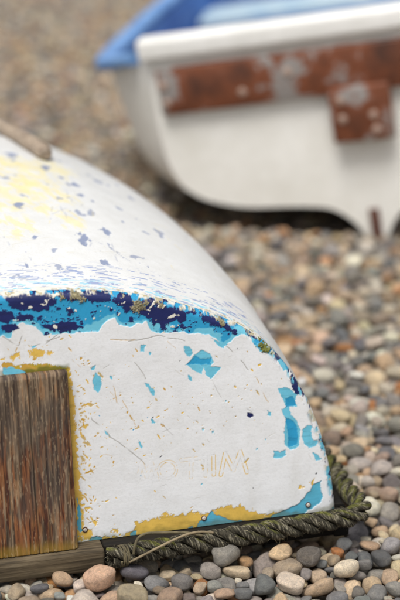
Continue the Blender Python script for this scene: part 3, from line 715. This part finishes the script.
# ---------------------------------------------------------------- upright dinghy behind: local x = across, y = towards its bow, z = up
back = new_obj('upright_dinghy', None, None, label='upright white dinghy with blue gunwale and brown peeling stern boards, blurred behind', category='boat')
back.location = (0.453, 3.99, 0.0); back.rotation_mode = 'QUATERNION'
back.rotation_quaternion = (Matrix.Rotation(R(-10), 4, 'Z') @ Matrix.Rotation(R(-10), 4, 'Y')).to_quaternion()
P2 = np.array([[.51, .54], [.512, .45], [.512, .36], [.51, .29], [.50, .23], [.475, .183], [.44, .153], [.39, .132], [.32, .113], [.19, .102], [.11, .09], [.08, .07], [.05, .042], [.032, .012], [.02, -.02]])
Q2, A2 = smooth_profile(P2, 80, 6)
VW = [0, .12, .25, .5, .9, 1.3, 1.7, 2.05, 2.3, 2.45]
def top_w(v): return np.interp(v, VW, [.51, .62, .69, .715, .70, .65, .53, .33, .15, .03])
def low_w(v): return np.interp(v, VW, [1, 1.10, 1.18, 1.24, 1.24, 1.12, .82, .5, .22, .05])
def sheer(v): return np.interp(v, VW, [.535, .50, .47, .455, .455, .47, .51, .56, .60, .62])
def keelz(v): return np.interp(v, VW, [0, -.005, -.012, -.03, -.05, -.05, -.01, .10, .28, .45])
def smooth_v(f, v):
    return sum(f(np.clip(v + o, 0, 2.45)) for o in (-.06, -.03, 0, .03, .06)) / 5 if True else f(v)
def section2(v, inset=0.0):
    tw, lw, sh, kz = [smooth_v(g, v) if v > .08 else g(v) for g in (top_w, low_w, sheer, keelz)]
    t = np.clip((Q2[:, 1] + .02) / .56, 0, 1); z = kz - .02 + t * (sh - kz + .02)
    f = lw * (1 - t) + (tw / .51) * t
    return np.stack([Q2[:, 0] * f, np.full(len(t), v), z], 1)
vs2 = np.r_[np.linspace(0, .3, 13), np.linspace(.34, 2.45, 48)]
half = np.array([section2(v) for v in vs2])
full = np.concatenate([half * [-1, 1, 1], half[:, ::-1]], 1)
HULL2 = simple_paint('old_white_gloss', lin(226, 224, 216), lin(243, 242, 237), 5, 0.45, 40, 0.001)
BLUE2 = simple_paint('faded_blue_paint', lin(84, 126, 182), lin(116, 156, 204), 12, 0.5)
INBLUE = simple_paint('deep_blue_paint', lin(44, 84, 152), lin(80, 122, 184), 8, 0.5)
PEEL = simple_paint('peeling_brown_varnish', lin(64, 36, 24), lin(118, 64, 36), 9, 0.6, 60, 0.002, c3=lin(138, 132, 128))
ny, nx = full.shape[:2]
new_obj('hull', mesh_from('hull', full.reshape(-1, 3), grid_faces(ny, nx, flip=True), HULL2), back)
inner = full.copy(); inner[:, :, 0] *= 0.955; inner[:, :, 2] = np.maximum(inner[:, :, 2] + 0.012, keelz(vs2)[:, None] + 0.10)
inner[:, :, 2] = np.minimum(inner[:, :, 2], (sheer(vs2) - 0.004)[:, None])
new_obj('inner_hull', mesh_from('inner_hull', inner[:-1].reshape(-1, 3), grid_faces(ny - 1, nx), INBLUE), back, label='blue painted inside of the boat')
# transom plate 28 mm thick
m2 = full[0]; n_ = len(m2); out = m2 + [0, -0.004, 0]; inn = m2 * [0.99, 1, 1] + [0, 0.024, 0]
f = [list(range(n_)), list(range(n_, 2 * n_))[::-1]] + [[j, n_ + j, n_ + (j + 1) % n_, (j + 1) % n_] for j in range(n_)]
me = bpy.data.meshes.new('transom'); me.from_pydata(np.vstack([out, inn]).tolist(), [], [x[::-1] for x in f]); me.update(); me.materials.append(HULL2)
new_obj('transom', me, back)
CAPW = simple_paint('chalky_white_paint', lin(218, 217, 212), lin(234, 233, 230), 10, 0.55)
bevel_box('transom_cap', (-0.528, -0.03, 0.525), (0.528, 0.035, 0.580), CAPW, back, 0.012, 20, 0.0008, 9, 3)
bevel_box('stern_plank', (-0.492, -0.026, 0.384), (0.492, -0.0045, 0.502), PEEL, back, 0.004, 16, 0.0008, 10)
bevel_box('motor_block', (-0.068, -0.048, 0.264), (0.084, -0.0265, 0.404), PEEL, back, 0.005, 2, 0.001, 11)
bevel_box('motor_block_backing', (-0.060, -0.026, 0.27), (0.076, -0.0045, 0.3835), PEEL, back, 0.002)
bevel_box('skeg', (-0.022, 0.0, -0.03), (0.022, 0.5, 0.06), HULL2, back, 0.006)
bevel_box('rudder_iron', (-0.013, -0.016, -0.03), (0.013, -0.0045, 0.075), RUST, back, 0.003)
OLDBOLT = simple_paint('tarnished_bolt', lin(140, 112, 96), lin(176, 154, 140), 90, 0.6)
def bolt2(x, y, z, r_=0.011):
    V, _, _, _ = tube([(x, y + .004, z), (x, y - .002, z), (x, y - .005, z)], [r_, r_, r_ * .6], 12)
    f = grid_faces(3, 12, closed_x=True).tolist() + [list(range(24, 36)), list(range(12))[::-1]]
    me = bpy.data.meshes.new('bolt'); me.from_pydata(V.reshape(-1, 3).tolist(), [], f); me.update(); me.materials.append(OLDBOLT); new_obj('bolt', me, back)
for x, z in ((-0.04, .325), (.038, .328), (-.04, .372), (.04, .29)): bolt2(x, -0.048, z)
for x, z in ((-0.475, .415), (-0.475, .46), (-.28, .42), (-.16, .455), (.16, .455), (.28, .42), (.475, .46), (.475, .415)): bolt2(x, -0.026, z)
# gunwale rails, quarter knees, thwarts
for sg in (-1, 1):
    v_ = np.r_[0.03, vs2[2:-1]]; p = np.stack([sg * (np.array([smooth_v(top_w, v) if v > .08 else top_w(v) for v in v_]) + 0.004), v_, np.array([smooth_v(sheer, v) if v > .08 else sheer(v) for v in v_]) + 0.004], 1)
    tg = np.gradient(p, axis=0); sd = np.stack([tg[:, 1], -tg[:, 0], 0 * tg[:, 0]], 1) * sg; sd /= np.linalg.norm(sd, axis=1)[:, None]
    sweep_rect('gunwale_rail', p, sd, 0.058, 0.036, BLUE2, back, bev=0.3)
def thwart(v, z, dpt, mat):
    w_ = float(smooth_v(top_w, v)) * 0.93
    bevel_box('thwart', (-w_, v - dpt / 2, z - .012), (w_, v + dpt / 2, z + .012), mat, back, 0.005)
PALEW = simple_paint('pale_green_blue_paint', lin(140, 168, 190), lin(180, 196, 200), 8, 0.6)
thwart(0.55, 0.36, 0.20, INBLUE); thwart(1.25, 0.37, 0.22, PALEW)
bevel_box('stem_post', (-0.062, 2.36, 0.30), (0.062, 2.475, 0.648), BLUE2, back, 0.012, 3, 0.0)

# ---------------------------------------------------------------- shingle beach
def ground_material():
    m, nt, b = mat_new('shingle_ground'); co = mapped(nt, (1, 1, 1))
    v = nt.nodes.new('ShaderNodeTexVoronoi'); v.inputs['Scale'].default_value = 28; nt.links.new(co, v.inputs['Vector'])
    sp = nt.nodes.new('ShaderNodeSeparateColor'); nt.links.new(v.outputs['Color'], sp.inputs[0])
    r = ramp(nt, sp.outputs[0], [(0.0, lin(74, 72, 72)), (0.25, lin(128, 116, 104)), (0.5, lin(160, 136, 108)), (0.75, lin(150, 146, 140)), (1.0, lin(190, 176, 152))])
    nt.links.new(r.outputs[0], b.inputs['Base Color']); b.inputs['Roughness'].default_value = 0.8
    inv = nt.nodes.new('ShaderNodeMath'); inv.operation = 'SUBTRACT'; inv.inputs[0].default_value = 1.0; nt.links.new(v.outputs['Distance'], inv.inputs[1])
    bump(nt, b, inv.outputs[0], 0.02); return m
gs = np.r_[-900, -300, -100, -40, np.linspace(-15, 15, 61), 40, 100, 300, 900]; gx, gy = np.meshgrid(gs, gs + 4.0)
gz = np.full(gx.shape, -0.12)
beach = new_obj('beach', mesh_from('beach', np.stack([gx, gy, gz], -1).reshape(-1, 3), grid_faces(len(gs), len(gs)), ground_material()), None, kind='structure')

def pebble_material():
    m, nt, b = mat_new('sea_worn_pebble'); at = nt.nodes.new('ShaderNodeAttribute'); at.attribute_type = 'INSTANCER'; at.attribute_name = 'pcol'
    tc = nt.nodes.new('ShaderNodeTexCoord'); sc = nt.nodes.new('ShaderNodeVectorMath'); sc.operation = 'MULTIPLY_ADD'
    cs = nt.nodes.new('ShaderNodeVectorMath'); cs.operation = 'SCALE'; cs.inputs['Scale'].default_value = 60.0
    nt.links.new(at.outputs['Color'], cs.inputs[0]); sc.inputs[1].default_value = (1, 1, 1)
    nt.links.new(tc.outputs['Object'], sc.inputs[0]); nt.links.new(cs.outputs[0], sc.inputs[2]); co = sc.outputs[0]
    n1 = noise_node(nt, co, 1.6, 4, 0.6, 0.4); n2 = noise_node(nt, co, 16, 3, 0.6); n3 = noise_node(nt, co, 5.0, 4, 0.65)
    r1 = ramp(nt, n1.outputs[0], [(0.3, (0.74, 0.73, 0.73)), (0.5, (1, 1, 1)), (0.72, (1.28, 1.24, 1.16))])
    r2 = ramp(nt, n2.outputs[0], [(0.34, (0.72, 0.71, 0.70)), (0.5, (1, 1, 1)), (0.68, (1.22, 1.2, 1.18))])
    r3 = ramp(nt, n3.outputs[0], [(0.36, (0.84, 0.83, 0.83)), (0.56, (1.08, 1.08, 1.07))])
    c = mixc(nt, at.outputs['Color'], r1.outputs[0], 1.0, 'MULTIPLY'); c = mixc(nt, c, r2.outputs[0], 1.0, 'MULTIPLY'); c = mixc(nt, c, r3.outputs[0], 1.0, 'MULTIPLY')
    # occasional pale quartz vein
    wv = nt.nodes.new('ShaderNodeTexWave'); wv.inputs['Scale'].default_value = 0.35; wv.inputs['Distortion'].default_value = 5.0; wv.inputs['Detail'].default_value = 2.0
    nt.links.new(co, wv.inputs['Vector']); vm = ramp(nt, wv.outputs['Fac'], [(0.988, (0, 0, 0)), (0.999, (1, 1, 1))])
    k = nt.nodes.new('ShaderNodeMath'); k.operation = 'MULTIPLY'; k.inputs[1].default_value = 0.12; nt.links.new(vm.outputs[0], k.inputs[0])
    c = mixc(nt, c, lin(190, 184, 172), k.outputs[0])
    nt.links.new(c, b.inputs['Base Color']); b.inputs['Roughness'].default_value = 0.36; b.inputs['Specular IOR Level'].default_value = 0.38
    bump(nt, b, n2.outputs[0], 0.04, 0.5); return m
PEBM = pebble_material()

NVAR = 16
variants = []
for k in range(NVAR):
    rk = np.random.default_rng(100 + k); bm = bmesh.new(); bmesh.ops.create_icosphere(bm, subdivisions=3, radius=1.0)
    co = np.array([v.co[:] for v in bm.verts]); e1 = rk.uniform(2.1, 3.1); 
    co = np.sign(co) * np.abs(co) ** (2.0 / e1) * 1.0; nrm = (np.abs(co) ** e1).sum(1) ** (1 / e1); co /= nrm[:, None]
    for _ in range(7):                                              # lumps and flats
        d = rk.normal(size=3); d /= np.linalg.norm(d); t = co @ d
        co = co + d * (np.clip(t - 0.25, 0, 1) * rk.uniform(-0.58, 0.14))[:, None]
    for _ in range(5):
        d = rk.normal(size=3) * 2.2; co = co * (1 + 0.025 * np.sin(co @ d + rk.uniform(0, 6)))[:, None]
    co -= (co.max(0) + co.min(0)) / 2; co /= (co.max(0) - co.min(0)) / 2
    for v, p in zip(bm.verts, co): v.co = p
    me = bpy.data.meshes.new('pebble'); bm.to_mesh(me); bm.free()
    for p in me.polygons: p.use_smooth = True
    me.materials.append(PEBM); variants.append(me)

# drop pebbles one by one on to a repeating bed, each into the lowest of a few hollows
TILE, CELL = 1.8, 0.003; NG = int(round(TILE / CELL)); H = np.zeros((NG, NG)); OWN = -np.ones((NG, NG), int)
pr = np.random.default_rng(21); NP = 10000; rec = []
for n_ in range(NP):
    a_ = min(max(pr.lognormal(math.log(0.0138), 0.33), 0.0065), 0.0245); 
    if n_ > NP * 0.95: a_ = min(a_, 0.015) * pr.uniform(0.55, 0.95)
    b_ = a_ * pr.uniform(0.62, 0.95); c_ = b_ * pr.uniform(0.58, 0.90); ang = pr.uniform(0, math.pi)
    m = int(a_ / CELL) + 1; g = np.arange(-m, m + 1); GX, GY = np.meshgrid(g, g); ca, sa = math.cos(ang), math.sin(ang)
    x_ = (GX * ca + GY * sa) * CELL / a_; y_ = (-GX * sa + GY * ca) * CELL / b_; q = x_ * x_ + y_ * y_; ok = q < 1
    fx, fy = GX[ok], GY[ok]; und = c_ * np.sqrt(1 - q[ok])
    cx, cy = pr.integers(0, NG, 14), pr.integers(0, NG, 14)
    for it in range(3):
        hx = (cx[:, None] + fx) % NG; hy = (cy[:, None] + fy) % NG; zc = (H[hy, hx] + und).max(1); k = int(zc.argmin())
        if it < 2:
            s_ = max(2, int(a_ / CELL * (0.8 if it == 0 else 0.35))); bx_, by_ = cx[k], cy[k]
            cx = np.r_[bx_, bx_ + pr.integers(-s_, s_ + 1, 9)] % NG; cy = np.r_[by_, by_ + pr.integers(-s_, s_ + 1, 9)] % NG
    hx, hy, z = hx[k], hy[k], zc[k]; H[hy, hx] = z + und; OWN[hy, hx] = n_
    rec.append((cx[k] * CELL, cy[k] * CELL, z, a_, b_, c_, ang))
rec = np.array(rec); cnt = np.bincount(OWN[OWN >= 0], minlength=NP)
area = np.pi * rec[:, 3] * rec[:, 4] / CELL ** 2
LEVEL = np.percentile(H, 68)
keep = (cnt > 3) | (rec[:, 2] > LEVEL - 0.03); rec = rec[keep]; visf = (cnt / area)[keep]
rec[:, 2] -= LEVEL
PAL = np.array([lin(*c) for c in ((126, 124, 122), (102, 102, 104), (144, 138, 131), (180, 156, 128), (176, 140, 104), (198, 187, 168), (152, 135, 117), (188, 170, 142), (164, 155, 145), (110, 104, 98), (172, 120, 76), (208, 201, 188))])
PW = np.array([.13, .07, .13, .15, .055, .10, .10, .13, .10, .035, .02, .035]); PW /= PW.sum()
allp = []
for tx in range(-2, 2):
    for ty in range(0, 2):
        q = rec.copy(); q[:, 0] += tx * TILE; q[:, 1] += ty * TILE + 0.35; allp.append(np.c_[q, visf])
FINE = 0.72                                                         # the shingle is finer higher up the beach
for tx in range(-3, 3):
    for ty in range(0, 4):
        q = rec.copy(); q[:, :6] *= FINE; q[:, 0] += tx * TILE * FINE; q[:, 1] += ty * TILE * FINE + 0.35 + 2 * TILE; allp.append(np.c_[q, visf])
allp = np.vstack(allp); N = len(allp)
pk = np.random.default_rng(4)
cols = PAL[pk.choice(len(PAL), N, p=PW)] * pk.lognormal(0.04, 0.17, (N, 1)) * (1 + pk.normal(0, 0.03, (N, 3))); cols = np.clip(cols, 0.02, 0.75)
rots = np.c_[pk.normal(0, 0.16, N), pk.normal(0, 0.16, N), allp[:, 6]]; vidx = pk.integers(0, NVAR, N)
# gentle undulation of the beach
allp[:, 2] += (fbm(allp[:, 0] * 1.3 + 9, allp[:, 1] * 1.3, 61, 2) - 0.5) * 0.02
# settle the pebbles the near boat lies on
Minv = DM.inverted(); Mi = np.array(Minv); loc = allp[:, :3] @ Mi[:3, :3].T + Mi[:3, 3]
hw = 0.64 * np.clip(hull_w(np.clip(loc[:, 1], 0, VEND)), 0.1, 2) + 0.012
allp[:, 2] += 0.016 * sstep(-0.22, -0.07, loc[:, 1]) * sstep(0.03, -0.03, loc[:, 1]) * sstep(0.8, 0.5, np.abs(loc[:, 0]))   # shingle heaped against the stern
under = (np.abs(loc[:, 0]) < hw) & (loc[:, 1] > -0.034 - allp[:, 4] * 0.75) & (loc[:, 1] < VEND + 0.02)
top = allp[:, 2] + allp[:, 5] * 1.05
allp[:, 2] = np.where(under, np.minimum(allp[:, 2], np.where(loc[:, 0] > 0.2, np.interp(loc[:, 0], [0.2, 0.45, 0.62], [-0.014, -0.014, -0.008]), 0.006) - allp[:, 5] * 1.05), allp[:, 2])
M2 = np.array((Matrix.Translation(back.location) @ Matrix.Rotation(R(-10), 4, 'Z')).inverted()); l2 = allp[:, :3] @ M2[:3, :3].T + M2[:3, 3]
shade_hollow = sstep(-0.02, 0.05, l2[:, 1]) * sstep(1.0, 0.6, l2[:, 1]) * sstep(0.62, 0.5, np.abs(l2[:, 0])) * sstep(0.03, 0.07, np.abs(l2[:, 0]))  # hollow added under the far stern so that the gap goes dark
allp[:, 2] -= 0.07 * shade_hollow
def to_px(P):
    ct, st_ = math.cos(PITCH), math.sin(PITCH); z = P[:, 1] * ct - (P[:, 2] - CAM_H) * st_; y = P[:, 1] * st_ + (P[:, 2] - CAM_H) * ct
    f = 400 * 100 / 24.0; return 200 + f * P[:, 0] / z, 300 - f * y / z, z
pxx, pyy, pz = to_px(allp[:, :3])
inframe = (pxx > 4) & (pxx < 397) & (pyy > 4) & (pyy < 596) & (pz > 0.5)
# hidden by the upturned boat: line of sight meets its stern board
d = np.array([0, 0, CAM_H]) @ Mi[:3, :3].T + Mi[:3, 3]; rel = loc - d
tt = (0.0 - d[1]) / np.where(np.abs(rel[:, 1]) < 1e-6, 1e-6, rel[:, 1]); hu = d[0] + rel[:, 0] * tt; hz = d[2] + rel[:, 2] * tt
hidden = (loc[:, 1] > 0) & (np.abs(hu) < 0.66) & (hz < 0.43) & (hz > 0) | under
score = np.where(inframe & ~hidden & (allp[:, 7] > 0.45), np.sqrt(allp[:, 3] * allp[:, 4]) / pz * np.minimum(1, allp[:, 7] + 0.2), 0)
order = np.argsort(-score)[:300]; single = np.zeros(N, bool); single[order] = True
src = {}
for i in order:
    o = new_obj('pebble', variants[vidx[i]], beach); o.location = allp[i, :3]; o.rotation_euler = rots[i]; o.scale = allp[i, 3:6]
    o['pcol'] = [float(x) for x in cols[i]]; src.setdefault(int(vidx[i]), o)
rest = ~single
me = bpy.data.meshes.new('shingle'); me.vertices.add(int(rest.sum())); me.vertices.foreach_set('co', allp[rest, :3].astype(np.float32).ravel())
set_attr(me, 'pcol', 'FLOAT_COLOR', cols[rest]); set_attr(me, 'prot', 'FLOAT_VECTOR', rots[rest]); set_attr(me, 'pscl', 'FLOAT_VECTOR', allp[rest, 3:6])
keys = sorted(src); remap = np.array([keys.index(k) if k in keys else k % len(keys) for k in range(NVAR)])
set_attr(me, 'pvar', 'INT', remap[vidx[rest]])
shingle = new_obj('shingle', me, beach, kind='stuff')
ng = bpy.data.node_groups.new('shingle_bed', 'GeometryNodeTree')
ng.interface.new_socket('Geometry', in_out='INPUT', socket_type='NodeSocketGeometry'); ng.interface.new_socket('Geometry', in_out='OUTPUT', socket_type='NodeSocketGeometry')
gi = ng.nodes.new('NodeGroupInput'); go = ng.nodes.new('NodeGroupOutput'); iop = ng.nodes.new('GeometryNodeInstanceOnPoints'); jn = ng.nodes.new('GeometryNodeJoinGeometry')
for k in keys:
    oi_ = ng.nodes.new('GeometryNodeObjectInfo'); oi_.inputs['Object'].default_value = src[k]; oi_.inputs['As Instance'].default_value = True; oi_.transform_space = 'ORIGINAL'
    ng.links.new(oi_.outputs['Geometry'], jn.inputs[0])
def nat(nm, t):
    n_ = ng.nodes.new('GeometryNodeInputNamedAttribute'); n_.data_type = t; n_.inputs['Name'].default_value = nm; return n_.outputs['Attribute']
e2r = ng.nodes.new('FunctionNodeEulerToRotation'); ng.links.new(nat('prot', 'FLOAT_VECTOR'), e2r.inputs[0])
ng.links.new(gi.outputs[0], iop.inputs['Points']); ng.links.new(jn.outputs[0], iop.inputs['Instance']); iop.inputs['Pick Instance'].default_value = True
ng.links.new(nat('pvar', 'INT'), iop.inputs['Instance Index']); ng.links.new(e2r.outputs[0], iop.inputs['Rotation']); ng.links.new(nat('pscl', 'FLOAT_VECTOR'), iop.inputs['Scale'])
ng.links.new(iop.outputs[0], go.inputs[0])
md = shingle.modifiers.new('shingle_bed', 'NODES'); md.node_group = ng
